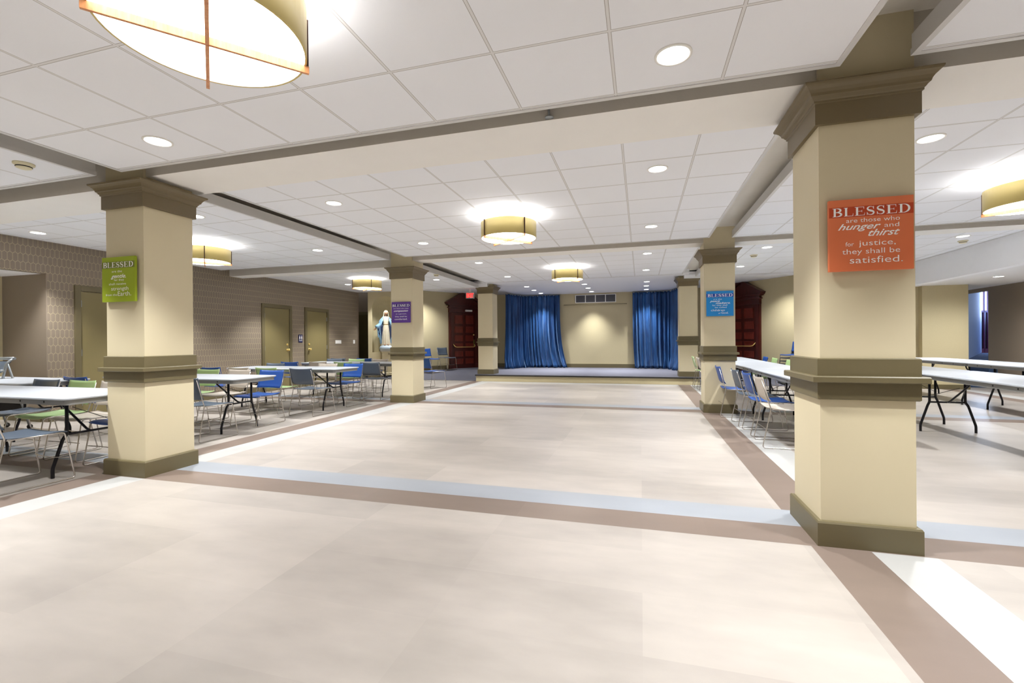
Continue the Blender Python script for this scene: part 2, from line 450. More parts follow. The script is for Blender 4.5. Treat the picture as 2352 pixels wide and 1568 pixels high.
alo.location = (wc.x, wc.y, 2.6); alo.rotation_euler = Vector((-nn.x, -nn.y, -.15)).to_track_quat('-Z', 'Y').to_euler()

# ------------------------------------------------------------------ ceiling: slab, hung panels, beams
struct(MB().box(-9.1, 6.0, YBACK, 13.5, 3.09, 3.2).build('ceiling', 'soffit'))
TX = -.14
CXR, CXL = 1.265, -4.62
def panel(x0, x1, y0, y1, z, tx, ty, sy, th=.11):
    key = f'tile_{tx:.2f}_{ty:.2f}'
    mt = M.get(key) or M.setdefault(key, ceiling_tiles(key, tx, ty, .615, sy))
    b = MB(); b.box(x0, x1, y0, y1, z, z+th)
    for f in b.bm.faces: f.material_index = 0 if f.calc_center_median().z < z+.001 else 1
    o = struct(b.build('ceiling', [mt, 'grey_edge']))
    # rim
    r = MB(); w = .028
    for bx in ((x0-.004, x1+.004, y0-.004, y0+w), (x0-.004, x1+.004, y1-w, y1+.004), (x0-.004, x0+w, y0+w, y1-w), (x1-w, x1+.004, y0+w, y1-w)):
        r.box(*bx, z-.006, z+.03)
    r.build('panel_rim', 'grey_edge', o)
ZA, ZBp, ZC = 2.77, 2.89, 2.95
panel(-4.46, 1.09, -1.4, 2.985, ZA, TX, 2.33, .61)
panel(-4.44, 1.09, 3.70, 8.05, ZBp, TX, 3.82, .603)
panel(-4.42, 1.08, 8.64, 12.82, ZC, TX, 8.90, .635)
panel(LX, -4.78, -1.4, 2.985, ZA, -5.42, 2.33, .61)
panel(LX, -4.78, 3.70, 8.05, 2.85, -5.20, 3.65, .603)
panel(LX, -4.76, 8.64, 13.15, 2.86, -5.20, 8.70, .62)
panel(1.43, 5.9, -1.4, 2.985, ZA, 2.01, 2.33, .61)
panel(1.43, 5.9, 3.70, 8.05, 2.87, 2.00, 3.71, .603)
panel(1.43, 5.9, 8.64, 13.15, 2.92, 2.00, 8.80, .62)
panel(-4.46, 1.09, YBACK+.1, -2.1, ZA, TX, 2.33, .61); panel(LX, -4.78, YBACK+.1, -2.1, ZA, -5.42, 2.33, .61); panel(1.43, 5.9, YBACK+.1, -2.1, ZA, 2.01, 2.33, .61)
def beam(k, x0, x1, y0, y1, z0, z1=3.10):
    b = MB(); b.box(x0, x1, y0, y1, z0, z1)
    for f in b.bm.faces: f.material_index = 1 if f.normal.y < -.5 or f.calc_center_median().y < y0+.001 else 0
    struct(b.build(f'trim_{k}', ['beam_white', 'shaded_face']))
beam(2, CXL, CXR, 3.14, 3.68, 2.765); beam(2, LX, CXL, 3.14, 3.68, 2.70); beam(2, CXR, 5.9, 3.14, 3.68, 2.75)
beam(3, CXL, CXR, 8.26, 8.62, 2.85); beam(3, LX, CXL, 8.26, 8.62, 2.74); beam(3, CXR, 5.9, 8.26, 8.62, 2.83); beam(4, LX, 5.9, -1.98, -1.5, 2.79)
# ceiling over the stage and side recesses
struct(MB().box(-4.6, 1.25, 12.84, 17.4, 2.975, 3.1).build('ceiling', 'white_paint'))
struct(MB().box(-9.1, -4.6, 13.2, 17.4, 3.035, 3.15).build('ceiling', 'white_paint'))
struct(MB().box(1.25, 6.0, 13.2, 17.4, 3.035, 3.15).build('ceiling', 'white_paint'))
for x0, x1 in ((-9.0, -4.5), (1.15, 5.9)):
    b = MB(); b.box(x0, x1, 13.2, 13.46, 2.885, 3.09); b.box(x0, x1, 13.17, 13.2, 2.97, 3.06); struct(b.build('trim_5', 'white_paint'))

# ------------------------------------------------------------------ columns
def column(cx, cy, z0, label):
    t = thing('column', label, 'column', (cx, cy, z0), group='square beige columns with olive bands')
    k = 0
    MB().box(-.2375, .2375, -.2375, .2375, 0, 3.10-z0).build('shaft', 'col', t)
    MB().square_loft(0, 0, [(.262, 0), (.262, .136), (.256, .146), (.245, .148)]).build('plinth', 'trim', t)
    d = MB(); d.square_loft(0, 0, [(.25, .868+k), (.257, .874+k), (.257, .972+k)])
    d.square_loft(0, 0, [(.286, .970+k), (.288, .974+k), (.288, 1.002+k), (.284, 1.008+k)])
    d.square_loft(0, 0, [(.257, 1.006+k), (.257, 1.106+k), (.25, 1.112+k)])
    d.build('dado_band', 'trim', t)
    c = [(.262, 2.490), (.262, 2.612), (.270, 2.616), (.270, 2.626), (.276, 2.632), (.284, 2.645), (.292, 2.650), (.296, 2.664), (.306, 2.680), (.320, 2.694), (.330, 2.700), (.334, 2.708), (.334, 2.716), (.24, 2.718)]
    MB().square_loft(0, 0, [(h, z+k) for h, z in c]).build('capital', 'capital', t)
    return t
CXR, CXL = 1.265, -4.62
column(CXR, 3.3525, 0, 'large beige column in the right foreground carrying the orange sign')
column(CXL, 3.3525, 0, 'beige column left of the aisle carrying the green sign')
column(CXR, 8.47, 0, 'beige column on the right carrying the blue sign')
column(CXL, 8.47, 0, 'beige column left of centre carrying the purple sign')
column(CXR, 13.60, .2, 'beige column on the right edge of the stage beside the curtain')
column(CXL, 13.60, .2, 'beige column on the left edge of the stage beside the red door')

# ------------------------------------------------------------------ lettering
def text_mesh(b, s, x0, x1, z0, cap, shear=0, off=0.0, y=0.0, ref='H'):
    """put the string on the XZ plane of b: x0..x1, baseline z0, capital height cap"""
    cu = bpy.data.curves.new('t', 'FONT'); cu.body = s; cu.size = 1; cu.shear = shear; cu.offset = off; cu.extrude = 0; cu.resolution_u = 3
    o = bpy.data.objects.new('t', cu); me = bpy.data.meshes.new_from_object(o)
    xs = [v.co.x for v in me.vertices]; a, c = min(xs), max(xs)
    sx = (x1-x0)/(c-a); sz = cap/.73
    for v in me.vertices: v.co = Vector((x0+(v.co.x-a)*sx, y, z0+v.co.y*sz))
    b.bm.from_mesh(me)
    bpy.data.objects.remove(o); bpy.data.curves.remove(cu); bpy.data.meshes.remove(me)
RB = [0]
def ribbon(b, pts, ws, y):
    RB[0] = (RB[0]+1) % 9; y -= RB[0]*.00006
    pts = [Vector(p) for p in pts]; L = []
    for i, p in enumerate(pts):
        d = (pts[min(i+1, len(pts)-1)]-pts[max(i-1, 0)]).normalized(); n2 = Vector((-d.y, d.x))
        L.append((p+n2*ws[i]/2, p-n2*ws[i]/2))
    V = [(b.bm.verts.new((q.x, y, q.y)), b.bm.verts.new((r.x, y, r.y))) for q, r in L]
    for (a, c), (e, f) in zip(V, V[1:]): b.bm.faces.new((a, c, f, e))
def serif_word(b, word, x0, x1, z0, h, y):
    """roman capitals with serifs, thick stems and thin hairlines"""
    def R(xa, xb, za, zb): ribbon(b, [((xa+xb)/2, za), ((xa+xb)/2, zb)], [xb-xa]*2, y)
    W = {'B': .70, 'L': .66, 'E': .70, 'S': .58, 'D': .78}; gap = .12
    tot = sum(W[c] for c in word)+gap*(len(word)-1); k = (x1-x0)/tot; x = x0
    for c in word:
        w = W[c]*k; st = .155*k; th = .045*h; u = x
        def X(f): return u+f*w
        def Z(f): return z0+f*h
        if c in 'BLED':
            R(X(.12), X(.12)+st, Z(0), Z(1)); R(X(0), X(.12)+st+.06*w, Z(0), Z(0)+th); R(X(0), X(.12)+st+.06*w, Z(1)-th, Z(1))
        if c == 'L':
            R(X(.12), X(1), Z(0), Z(0)+th); ribbon(b, [(X(.97), Z(0)), (X(1.0), Z(.34))], [th*1.6, th*.4], y)
        if c == 'E':
            R(X(.12), X(.98), Z(0), Z(0)+th); R(X(.12), X(.92), Z(1)-th, Z(1)); R(X(.2), X(.72), Z(.5)-th/2, Z(.5)+th/2)
            ribbon(b, [(X(.95), Z(0)), (X(1), Z(.32))], [th*1.6, th*.4], y); ribbon(b, [(X(.9), Z(1)), (X(.92), Z(.72))], [th*1.6, th*.4], y); R(X(.70), X(.74), Z(.38), Z(.62))
        if c == 'D':
            pts = []; ws = []
            for i in range(17):
                a = pi/2-pi*i/16; pts.append((X(.42)+.50*w*cos(a), Z(.5)+(.5*h-th/2)*sin(a))); ws.append(th+(st-th)*cos(a)**1.4 if cos(a) > 0 else th)
            pts = [(X(.15), Z(1)-th/2)]+pts+[(X(.15), Z(0)+th/2)]; ribbon(b, pts, [th]+ws+[th], y)
        if c == 'B':
            for zc, hh, rr in ((.755, .245, .40), (.26, .26, .48)):
                pts = []; ws = []
                for i in range(13):
                    a = pi/2-pi*i/12; ca = max(0, cos(a)); pts.append((X(.42)+rr*w*ca, Z(zc)+(hh*h-th/2)*sin(a))); ws.append(th+(st-th)*ca**1.4)
                pts = [(X(.15), Z(zc)+hh*h-th/2)]+pts+[(X(.15), Z(zc)-hh*h+th/2)]; ribbon(b, pts, [th]+ws+[th], y)
        if c == 'S':
            pts = [(.86, .74), (.78, .90), (.52, .975), (.24, .90), (.14, .74), (.26, .58), (.52, .49), (.78, .40), (.88, .24), (.76, .08), (.48, .025), (.20, .10), (.10, .28)]
            ws = [.3, .4, .35, .6, .8, .9, 1.1, .9, .8, .6, .35, .4, .3]
            ww = [max(th, st*.95*v) if v > .5 else th*1.15 for v in ws]
            P = [Vector((X(p), Z(q))) for p, q in pts]; PP = []; WW = []
            for i in range(len(P)-1):
                p0, p1, p2, p3 = P[max(i-1, 0)], P[i], P[i+1], P[min(i+2, len(P)-1)]
                for k_ in range(4):
                    u_ = k_/4; PP.append(.5*((2*p1)+(p2-p0)*u_+(2*p0-5*p1+4*p2-p3)*u_*u_+(3*p1-p0-3*p2+p3)*u_**3)); WW.append(ww[i]*(1-u_)+ww[i+1]*u_)
            ribbon(b, PP+[P[-1]], WW+[ww[-1]], y)
            R(X(.84), X(.90), Z(.66), Z(1)); R(X(.06), X(.12), Z(0), Z(.34))
        x += w+gap*k
def sign_board(x, z, yf, col, band, label, lines):
    S = .415
    t = thing('wall_sign', label, 'sign', (x, yf, z), group='BLESSED sign boards on the columns')
    mc = plain('sign_'+label.split()[0]+'_face', col, .45, var=.03); mb = plain('sign_'+label.split()[0]+'_band', band, .45, var=.03)
    MB().box(0, S, -.040, -.018, 0, S, .002).build('panel', mc, t)
    MB().box(.05, S-.05, -.019, 0, .05, S-.05).build('standoff', 'dark', t)
    MB().box(.0015, S-.0015, -.0412, -.0395, S*.752, S*.895).build('header_band', mb, t)
    b = MB(); serif_word(b, 'BLESSED', S*.045, S*.955, S*.765, S*.118, -.0420); b.build('lettering', 'letter', t)
    for s, a, c, zb, cap, sh in lines:
        b = MB(); text_mesh(b, s, S*a, S*c, S*zb, S*cap, sh, (.012 if sh else -.004), -.0418); b.build('lettering', 'letter', t)
sign_board(1.064, 1.617, 3.115, (222, 118, 74), (188, 66, 26), 'orange square BLESSED sign about hunger and thirst on the large right column', [
 ('are those who', .21, .84, .672, .062, 0), ('hunger', .11, .62, .575, .088, .45), ('and', .66, .83, .585, .062, 0), ('thirst', .47, .84, .475, .095, .45),
 ('for', .20, .30, .345, .062, 0), ('justice,', .36, .79, .345, .078, 0), ('they shall be', .16, .84, .235, .075, 0), ('satisfied.', .25, .87, .105, .095, 0)])
sign_board(-4.853, 1.617, 3.115, (150, 168, 34), (112, 122, 44), 'green square BLESSED sign about the gentle on the left column', [
 ('are the', .31, .62, .655, .05, 0), ('gentle.', .28, .74, .53, .09, .45), ('for they', .38, .68, .465, .05, 0), ('shall receive', .22, .74, .375, .05, 0),
 ('strength', .29, .81, .255, .085, 0), ('from the', .12, .47, .135, .05, 0), ('Earth.', .49, .89, .13, .105, 0)])
sign_board(-4.825, 1.607, 8.235, (88, 50, 140), (50, 24, 108), 'purple square BLESSED sign about compassion on the centre left column', [
 ('are those who wear', .10, .92, .66, .05, 0), ('compassion', .12, .88, .53, .085, .45), ('as a garment,', .22, .80, .40, .05, 0), ('they shall be', .18, .82, .265, .065, 0), ('comforted.', .16, .84, .13, .085, 0)])
sign_board(1.058, 1.610, 8.235, (16, 132, 204), (14, 62, 160), 'blue square BLESSED sign about peacemakers on the rear right column', [
 ('are the', .26, .57, .65, .05, 0), ('peace', .13, .50, .565, .075, .45), ('makers.', .34, .88, .485, .075, .45), ('for they shall', .22, .77, .405, .055, 0),
 ('be called', .32, .74, .32, .055, 0), ('children', .17, .68, .195, .085, 0), ('of', .44, .52, .09, .05, 0), ('God.', .55, .81, .09, .08, 0)])

# ------------------------------------------------------------------ doors
def flat_door(k, y0, y1, hinge_low, label):
    t = thing(f'door_{k}', label, 'door', (LX, 0, 0)); t['kind'] = 'structure'
    f = MB(); w = .085
    f.box(-.02, .03, y0, y0+w, 0, 2.2, .003); f.box(-.02, .03, y1-w, y1, 0, 2.2, .003); f.box(-.02, .03, y0+w, y1-w, 2.11, 2.2, .003)
    f.build('door_frame', 'trim', t)
    lf = MB().box(-.005, .012, y0+w+.008, y1-w-.008, .01, 2.102, .002).build('door_leaf', 'door_olive', t)
    yh = y0+w+.004 if hinge_low else y1-w-.004
    for z in (.25, 1.08, 1.9):
        MB().box(.010, .022, yh-.010, yh+.010, z-.055, z+.055, .002).build('hinge', 'alu', t)
    yk = (y1-w-.08) if hinge_low else (y0+w+.08)
    kb = MB(); kb.lathe(0, 0, [(.001, 0), (.034, 0), (.034, .006), (.012, .010), (.011, .035), (.026, .042), (.032, .055), (.028, .068), (.001, .072)], 16)
    kb.xf(Matrix.Translation((.012, yk, 1.03)) @ Matrix.Rotation(pi/2, 4, 'Y')); kb.build('door_knob', 'brass', lf)
    kb = MB(); kb.lathe(0, 0, [(.001, 0), (.03, 0), (.028, .012), (.001, .014)], 16); kb.xf(Matrix.Translation((.012, yk, 1.17)) @ Matrix.Rotation(pi/2, 4, 'Y')); kb.build('deadbolt', 'brass', lf)
flat_door(1, 5.29, 6.29, True, 'plain olive door in the papered wall behind the left column')
flat_door(2, 9.15, 10.16, True, 'left of the two olive restroom doors in the papered wall')
flat_door(3, 10.65, 11.66, False, 'right of the two olive restroom doors in the papered wall')
# half hidden door in the recess past the papered wall
t = thing('door_4', 'dark narrow door in the recess left of the niche', 'door', (-9.32, 14.06, 0)); t['kind'] = 'structure'
MB().box(-.42, .30, 0, .04, 0, 2.28, .003).build('door_frame', 'trim', t)
MB().box(-.34, .22, -.012, .01, 0, 2.18, .002).build('door_leaf', plain('dark_olive_door', (84, 74, 42), .5), t)

def pediment_door(k, P, ang, flip, label, zf=.2):
    """local x along the wall, -y into the room"""
    t = thing(f'door_{k}', label, 'door', (P.x, P.y, zf), ang); t['kind'] = 'structure'
    w = .66; hh = 2.10
    c = MB()
    for s in (-1, 1):
        c.box(s*(w-.07)-.08, s*(w-.07)+.08, -.07, 0, 0, hh+.10, .004); c.box(s*(w-.07)-.05, s*(w-.07)+.05, -.085, -.06, .15, hh, .004)
        c.box(s*(w-.07)-.095, s*(w-.07)+.095, -.09, 0, 0, .14, .004)
    c.box(-w-.02, w+.02, -.09, 0, hh+.0, hh+.16, .004); c.box(-w-.06, w+.06, -.12, 0, hh+.16, hh+.20, .004); c.box(-w-.10, w+.10, -.15, 0, hh+.26, hh+.30, .004); c.box(-w-.02, w+.02, -.10, 0, hh+.20, hh+.26)
    c.build('door_frame', 'mahogany_d', t)
    p = MB(); z = hh+.30; ap = .40
    p.prism([(-w-.10, z), (w+.10, z), (0, z+ap)], 'y', -.09, 0)
    for s in (-1, 1):
        a, b_ = Vector((s*(w+.13), z-.01)), Vector((0, z+ap+.03)); dd = (b_-a).normalized(); nn_ = Vector((-dd.y, dd.x)); nn_ = nn_ if nn_.y > 0 else -nn_
        for o_, y0 in ((.0, -.17), (.045, -.20)):
            q = [a+nn_*o_, b_+nn_*o_, b_+nn_*(o_+.045), a+nn_*(o_+.045)]
            p.prism([tuple(v) for v in q], 'y', y0, 0)
    p.build('pediment', 'mahogany_d', t)
    lf = MB(); lf.box(-w+.15, w-.15, -.03, .0, 0, hh, .002)
    lw = w-.15
    rows = [(1.68, 2.0), (1.34, 1.58), (1.02, 1.24), (.76, .94), (.44, .64), (.16, .36)]
    leaf = lf.build('door_leaf', 'mahogany_d', t)
    for z0, z1 in rows:
        for s in (-1, 1):
            xa, xb = sorted((s*.06, s*(lw-.10)))
            q = MB()
            for e in ((xa, xb, z0, z0+.022), (xa, xb, z1-.022, z1), (xa, xa+.022, z0+.022, z1-.022), (xb-.022, xb, z0+.022, z1-.022)): q.box(e[0], e[1], -.052, -.028, e[2], e[3])
            q.box(xa+.022, xb-.022, -.036, -.029, z0+.022, z1-.022)
            q.build('door_panel', 'mahogany', leaf)
    xs = 1 if not flip else -1
    MB().tube([(-xs*(lw-.02), -.02, .93), (-xs*(lw-.06), -.11, .82), (-xs*(lw-.12), -.13, .80), (xs*(lw-.12), -.13, .80), (xs*(lw-.06), -.11, .84), (xs*(lw-.05), -.02, .90)], .013, 8, .04).build('push_bar', 'brass', t)
    MB().box(xs*(lw-.07)-.03, xs*(lw-.07)+.03, -.045, -.03, .82, 1.08, .004).build('lock_plate', plain('green_brass', (120, 120, 60), .35, .6), t)
    q = MB(); q.lathe(0, 0, [(.001, 0), (.03, 0), (.03, .02), (.001, .026)], 16); q.xf(Matrix.Translation((xs*(lw-.08), -.03, 1.26)) @ Matrix.Rotation(pi/2, 4, 'X')); q.build('lock_cylinder', 'brass', t)
    return t
dL = (DL1-DL0).normalized(); dR = (DR1-DR0).normalized()
PL = DL0+dL*3.96; angL = math.atan2(dL.y, dL.x)
PR = DR0+dR*3.85; angR = math.atan2(-dR.y, -dR.x)
tL = pediment_door(5, PL, angL, False, 'dark red panelled door with pediment and brass push bar, left of the stage')
tR = pediment_door(6, PR, angR, True, 'dark red panelled door with pediment, right of the stage behind the white tables')
MB().box(-.02, .28, -.19, -.12, 2.14, 2.21, .01).build('emergency_light', 'white_pl', tL)

# ------------------------------------------------------------------ wall fittings
t = thing('restroom_sign', 'dark blue restroom sign with two white figures between the olive doors', 'sign', (LX, 10.49, 1.33))
MB().box(0, .012, -.075, .075, -.11, .11, .003).build('panel', plain('navy_plate', (34, 36, 84), .4), t)
b = MB()
for yo in (-.035, .035):
    b.box(.012, .014, yo-.009, yo+.009, .065, .083); b.prism([(yo-.013, .058), (yo+.013, .058), (yo+.022, .0), (yo+.008, .0), (yo+.008, -.045), (yo-.008, -.045), (yo-.008, .0), (yo-.022, 0)], 'x', .012, .014)
b.box(.012, .014, -.055, .055, -.066, -.056)
b.build('pictogram', 'letter', t)
t = thing('switch_plate', 'wide white switch plate on the papered wall right of the restroom doors', 'switch', (LX, 12.12, 1.23))
MB().box(0, .012, -.14, .14, -.055, .055, .003).build('plate', 'white_pl', t)
for k in range(5): MB().box(.012, .017, -.115+k*.05, -.087+k*.05, -.03, .03, .001).build('switch_key', 'letter', t)
t = thing('switch_plate', 'narrow white switch plate near the far end of the papered wall', 'switch', (LX, 12.92, 1.23))
MB().box(0, .012, -.045, .045, -.06, .06, .003).build('plate', 'white_pl', t)
MB().box(.012, .017, -.012, .012, -.03, .03, .001).build('switch_key', 'letter', t)
# exit sign
t = thing('exit_sign', 'red lit EXIT sign hanging from the ceiling before the left red door', 'sign', (-5.72, 14.95, 2.82), .25)
MB().box(-.15, .15, -.025, .025, -.11, .11, .006).build('housing', plain('exit_housing', (196, 190, 190), .4), t)
M['exit'] = emit('exit_red', (255, 40, 34), 1.4)
b = MB(); text_mesh(b, 'EXIT', -.12, .12, -.075, .15, 0, .02, -.028); b.build('lettering', 'exit', t)
MB().box(-.03, .03, -.03, .03, .11, .215).build('canopy', 'white_pl', t)
# stage vent, rod
t = thing('wall_vent', 'long grey vent grille in white frame high on the stage wall', 'vent', (-1.61, YB, 2.77))
b = MB()
for e in ((-.75, .75, -.155, -.13), (-.75, .75, .13, .155), (-.75, -.72, -.13, .13), (.72, .75, -.13, .13), (-.385, -.355, -.13, .13), (-.015, .015, -.13, .13), (.355, .385, -.13, .13)): b.box(e[0], e[1], -.03, 0, e[2], e[3], .002)
b.build('frame', 'white_pl', t)
MB().box(-.72, .72, -.006, -.001, -.13, .13).build('backing', 'dark', t)
b = MB()
for k in range(62): b.box(-.715+k*.0232, -.705+k*.0232, -.022, -.006, -.13, .13)
b.build('louvre_slats', 'vent', t)
b = MB(); b.tube([(-2.79, YB-.05, 2.555), (-.47, YB-.05, 2.55)], .012, 8)
for x in (-2.75, -.52): b.tube([(x, YB-.05, 2.555), (x, YB, 2.555)], .01, 6)
tag(b.build('wall_rod', plain('old_rod', (168, 156, 122), .5, .4)), 'thin metal rod across the stage wall below the vent', 'rod')

# ------------------------------------------------------------------ curtains
def curtain(path_top, path_bot, z0, z1, folds, label, seed):
    rnd = random.Random(seed); ph = [rnd.uniform(0, 6.28) for _ in range(6)]
    def along(P, u):
        Ls = [(Vector(b_)-Vector(a)).length for a, b_ in zip(P, P[1:])]; s = u*sum(Ls)
        for (a, b_), l in zip(zip(P, P[1:]), Ls):
            if s <= l+1e-6: return Vector(a).lerp(Vector(b_), s/l), (Vector(b_)-Vector(a)).normalized()
            s -= l
        return Vector(P[-1]), (Vector(P[-1])-Vector(P[-2])).normalized()
    def fn(u, v):
        a, da = along(path_top, u); c, dc = along(path_bot, u)
        # smooth the corner
        p = a.lerp(c, v**3.5); d_ = da.lerp(dc, v).normalized(); nn_ = Vector((d_.y, -d_.x))
        amp = .030+.036*v+.02*max(0, v-.9)*10
        w = 2*pi*folds*(u+.018*sin(11*u+ph[5]))
        o = amp*(sin(w+ph[0]+.8*sin(w*.23+ph[1]))+.45*sin(w*1.7+ph[2]+v*.9)+.35*sin(w*.41+ph[3]))+.01*sin(w*3.3+ph[4]+v*3)*(1 if v > .9 else .4)
        q = p+nn_*(o+(.10*max(0, v-.86)/.14*(0.5+.5*sin(w*.5+ph[5]))))
        z = z1+(z0-z1)*v
        if v > .97: z += .012*(1+sin(w*1.3))
        return (q.x, q.y, z), (nn_.x, nn_.y, 0)
    b = MB(); b.shell(fn, 360, 26, .012)
    t = thing('stage_curtain', label, 'curtain', (0, 0, 0))
    b.build('drape', 'velvet', t)
    tr = MB(); pts = [(*(p), z1+.02) for p in path_top]; tr.tube(pts, .014, 8, .1); tr.build('curtain_track', 'alu', t)
    for k in range(16):
        a, da = along(path_top, (k+.3+.4*rnd.random())/16); q = a+Vector((da.y, -da.x))*.03
        MB().box(q.x-.007, q.x+.007, q.y-.006, q.y+.006, z1-.028, z1-.006).build('curtain_hook', 'white_pl', t)
curtain([(-4.72, 15.92), (-4.32, 16.85), (-4.05, 17.02), (-2.92, 17.02)], [(-4.74, 15.78), (-4.30, 16.75), (-4.05, 16.97), (-2.62, 16.98)], .205, 2.93, 17, 'blue velvet curtain on the left of the stage wall', 3)
curtain([(-.27, 17.02), (.80, 17.02), (1.03, 16.85), (1.24, 15.95)], [(-.20, 16.97), (.80, 16.95), (1.03, 16.72), (1.24, 15.85)], .205, 2.93, 14, 'blue velvet curtain on the right of the stage wall', 5)

# ------------------------------------------------------------------ statue on its base in the niche
def statue():
    pc = DL0+dL*.85
    nrm = Vector((dL.y, -dL.x))                # into the room
    base = pc+nrm*.02
    ang = math.atan2(nrm.y, nrm.x)+pi/2-.28    # local -y faces the room
    t = thing('statue', 'painted statue of a robed woman with open hands standing in the wall niche', 'statue', (base.x, base.y, 1.10), ang)
    WH = plain('statue_cream', (226, 216, 190), .5, var=.08, scale=14, objc=True); BL = plain('statue_blue', (140, 182, 214), .5, var=.15, scale=10, objc=True)
    NV = plain('statue_navy', (38, 52, 86), .5, var=.1); SK = plain('statue_skin', (196, 150, 118), .5, var=.05)
    # gown
    prof = [(0, .155, .12), (.03, .165, .125), (.2, .140, .105), (.45, .118, .09), (.62, .098, .076), (.70, .082, .066), (.76, .086, .066), (.86, .100, .072), (.93, .098, .062), (.97, .060, .045), (.995, .030, .03)]
    b = MB(); n_ = 72; loops = []
    for z, rx, ry in prof:
        k = max(0, 1-z/.72); L = []
        for i in range(n_):
            a = 2*pi*i/n_; f = 1+.10*k*sin(a*11+sin(z*6))+.05*k*sin(a*19+1)
            L.append((rx*f*cos(a), ry*f*sin(a), z))
        loops.append(L)
    b.rings(loops, smooth=True); b.build('gown', WH, t)
    b = MB(); b.lathe(0, 0, [(.083, .693), (.088, .700), (.088, .712), (.083, .718)], 32, sx=1, sy=.8); b.build('sash', plain('statue_gold', (150, 120, 60), .4, .4), t)
    # feet
    for s in (-1, 1):
        q = MB(); q.tube([(s*.045, -.06, .022), (s*.05, -.11, .024), (s*.055, -.16, .015)], .02, 8, radii=[.022, .026, .014]); q.build('foot', SK, t)
    # head with face
    hd = MB(); bmesh.ops.create_uvsphere(hd.bm, u_segments=24, v_segments=16, radius=1)
    for v in hd.bm.verts:
        x, y, z = v.co
        v.co = Vector((x*.056*(1-.22*max(0, -z)), y*.064, z*.078))
        if y < -.5:                                    # nose, brow, chin
            if abs(x) < .18 and -.35 < z < .15: v.co.y -= .016*(1-abs(x)/.18)
            if .12 < z < .3: v.co.y -= .003
            if .1 < abs(x) < .5 and 0 < z < .2: v.co.y += .007
            if z < -.7: v.co.y -= .006
    for f in hd.bm.faces: f.smooth = True
    hd.xf(Matrix.Translation((0, -.022, 1.09)) @ Matrix.Rotation(.18, 4, 'X')); head = hd.build('head', SK, t)
    q = MB(); q.tube([(0, 0, .97), (0, -.01, 1.04)], .03, 12); q.build('neck', SK, t)
    q = MB()
    FT = plain('statue_features', (90, 50, 44), .5)
    for s in (-1, 1): MB().tube([(s*.012, -.083, 1.098), (s*.032, -.078, 1.098)], .004, 6).build('eye', FT, t)
    q.tube([(-.014, -.089, 1.052), (0, -.092, 1.051), (.014, -.089, 1.052)], .004, 6); q.build('mouth', FT, t)
    # veil: hood open to the front
    def veil(u, v):
        a = -.20*pi+u*1.40*pi                         # around the back
        z = 1.185-v*.30
        r = .070*min(1, .35+v*3.2)+.020*v+.035*max(0, v-.5)
        r2 = .078*min(1, .35+v*3.2)+.018*v
        x = r*cos(a); y = r2*sin(a)-.006
        return (x, y, z), (cos(a), sin(a), .3)
    q = MB(); q.shell(veil, 30, 12, .008); q.build('veil', WH, t)
    # mantle: shoulders and long back panel, navy lining
    def mantle(u, v):
        a = -.20*pi+u*1.40*pi
        z = .985-v*.93
        r = .10+.035*min(1, v*5)+.05*v*(1-v)*2+.02*sin(a*9+v*4)*v
        x = (r+.02)*cos(a)*(1.15+.25*sin(pi*min(1, v*1.15))); y = r*.85*sin(a)
        if v < .12: x *= .62+v*3.1; y *= .7+v*2.5
        return (x, y, z), (cos(a), sin(a), .1)
    q = MB(); q.shell(mantle, 44, 20, .010); q.build('mantle', BL, t)
    for s in (-1, 1):
        sh = Vector((s*.098, 0, .90)); el = Vector((s*.185, -.02, .72)); wr = Vector((s*.335, -.07, .58))
        # sleeve, wide at the wrist
        q = MB(); pts = [sh, sh.lerp(el, .5)+Vector((s*.012, 0, 0)), el, el.lerp(wr, .6), wr.lerp(el, .10)]
        q.tube(pts, .05, 14, radii=[.046, .052, .056, .066, .072]); q.build('sleeve', BL, t)
        # hanging drape under the sleeve (outside light, lining dark)
        def drape(u, v, s=s):
            x = s*(.11+u*.165); top = .70-u*.12; bot = .12+u*.30
            z = top+(bot-top)*v
            return (x*(1-.10*v)+s*.008*sin(v*9+u*5), -.03-.03*u+.02*sin(u*14), z), (.25, -1, 0)
        q = MB(); q.shell(drape, 14, 12, .008); q.build('mantle_fold', NV, t)
        def drape2(u, v, s=s):
            x = s*(.245+u*.05); z = .58-v*(.34-u*.05)
            return (x-s*.02*v, -.055+.012*sin(u*9), z), (.3*s, -1, 0)
        q = MB(); q.shell(drape2, 6, 8, .009); q.build('mantle_edge', BL, t)
        # forearm, palm, five fingers
        hnd = MB(); dr = (wr-el).normalized()
        hnd.tube([el.lerp(wr, .6), wr, wr+dr*.02], .02, 10, radii=[.022, .016, .018])
        side = Vector((0, -1, .1)).cross(dr).normalized()*s
        pal = wr+dr*.05
        hnd.tube([wr+dr*.01, wr+dr*.035, wr+dr*.06], .02, 10, radii=[.017, .023, .021])
        for k, (off, ln) in enumerate(((-.019, .040), (-.007, .050), (.006, .048), (.018, .036))):
            p0 = wr+dr*.055+side*off; hnd.tube([p0, p0+dr*ln*.5+side*off*.2, p0+dr*ln+Vector((0, -.012, -.004))], .006, 6, radii=[.0068, .006, .0045])
        p0 = wr+dr*.028-side*.016; hnd.tube([p0, p0-side*.016+dr*.014+Vector((0, -.01, 0)), p0-side*.022+dr*.036+Vector((0, -.016, 0))], .006, 6, radii=[.009, .007, .005])
        hnd.build('hand', SK, t)
    # cloud globe under the feet
    q = MB(); q.lathe(0, 0, [(.19, -.135), (.215, -.12), (.215, -.07), (.19, -.025), (.14, .005), (.08, .016), (.02, .018)], 32, sy=.9); q.build('cloud_base', plain('statue_cloud', (196, 212, 226), .5, var=.1, scale=20, objc=True), t)
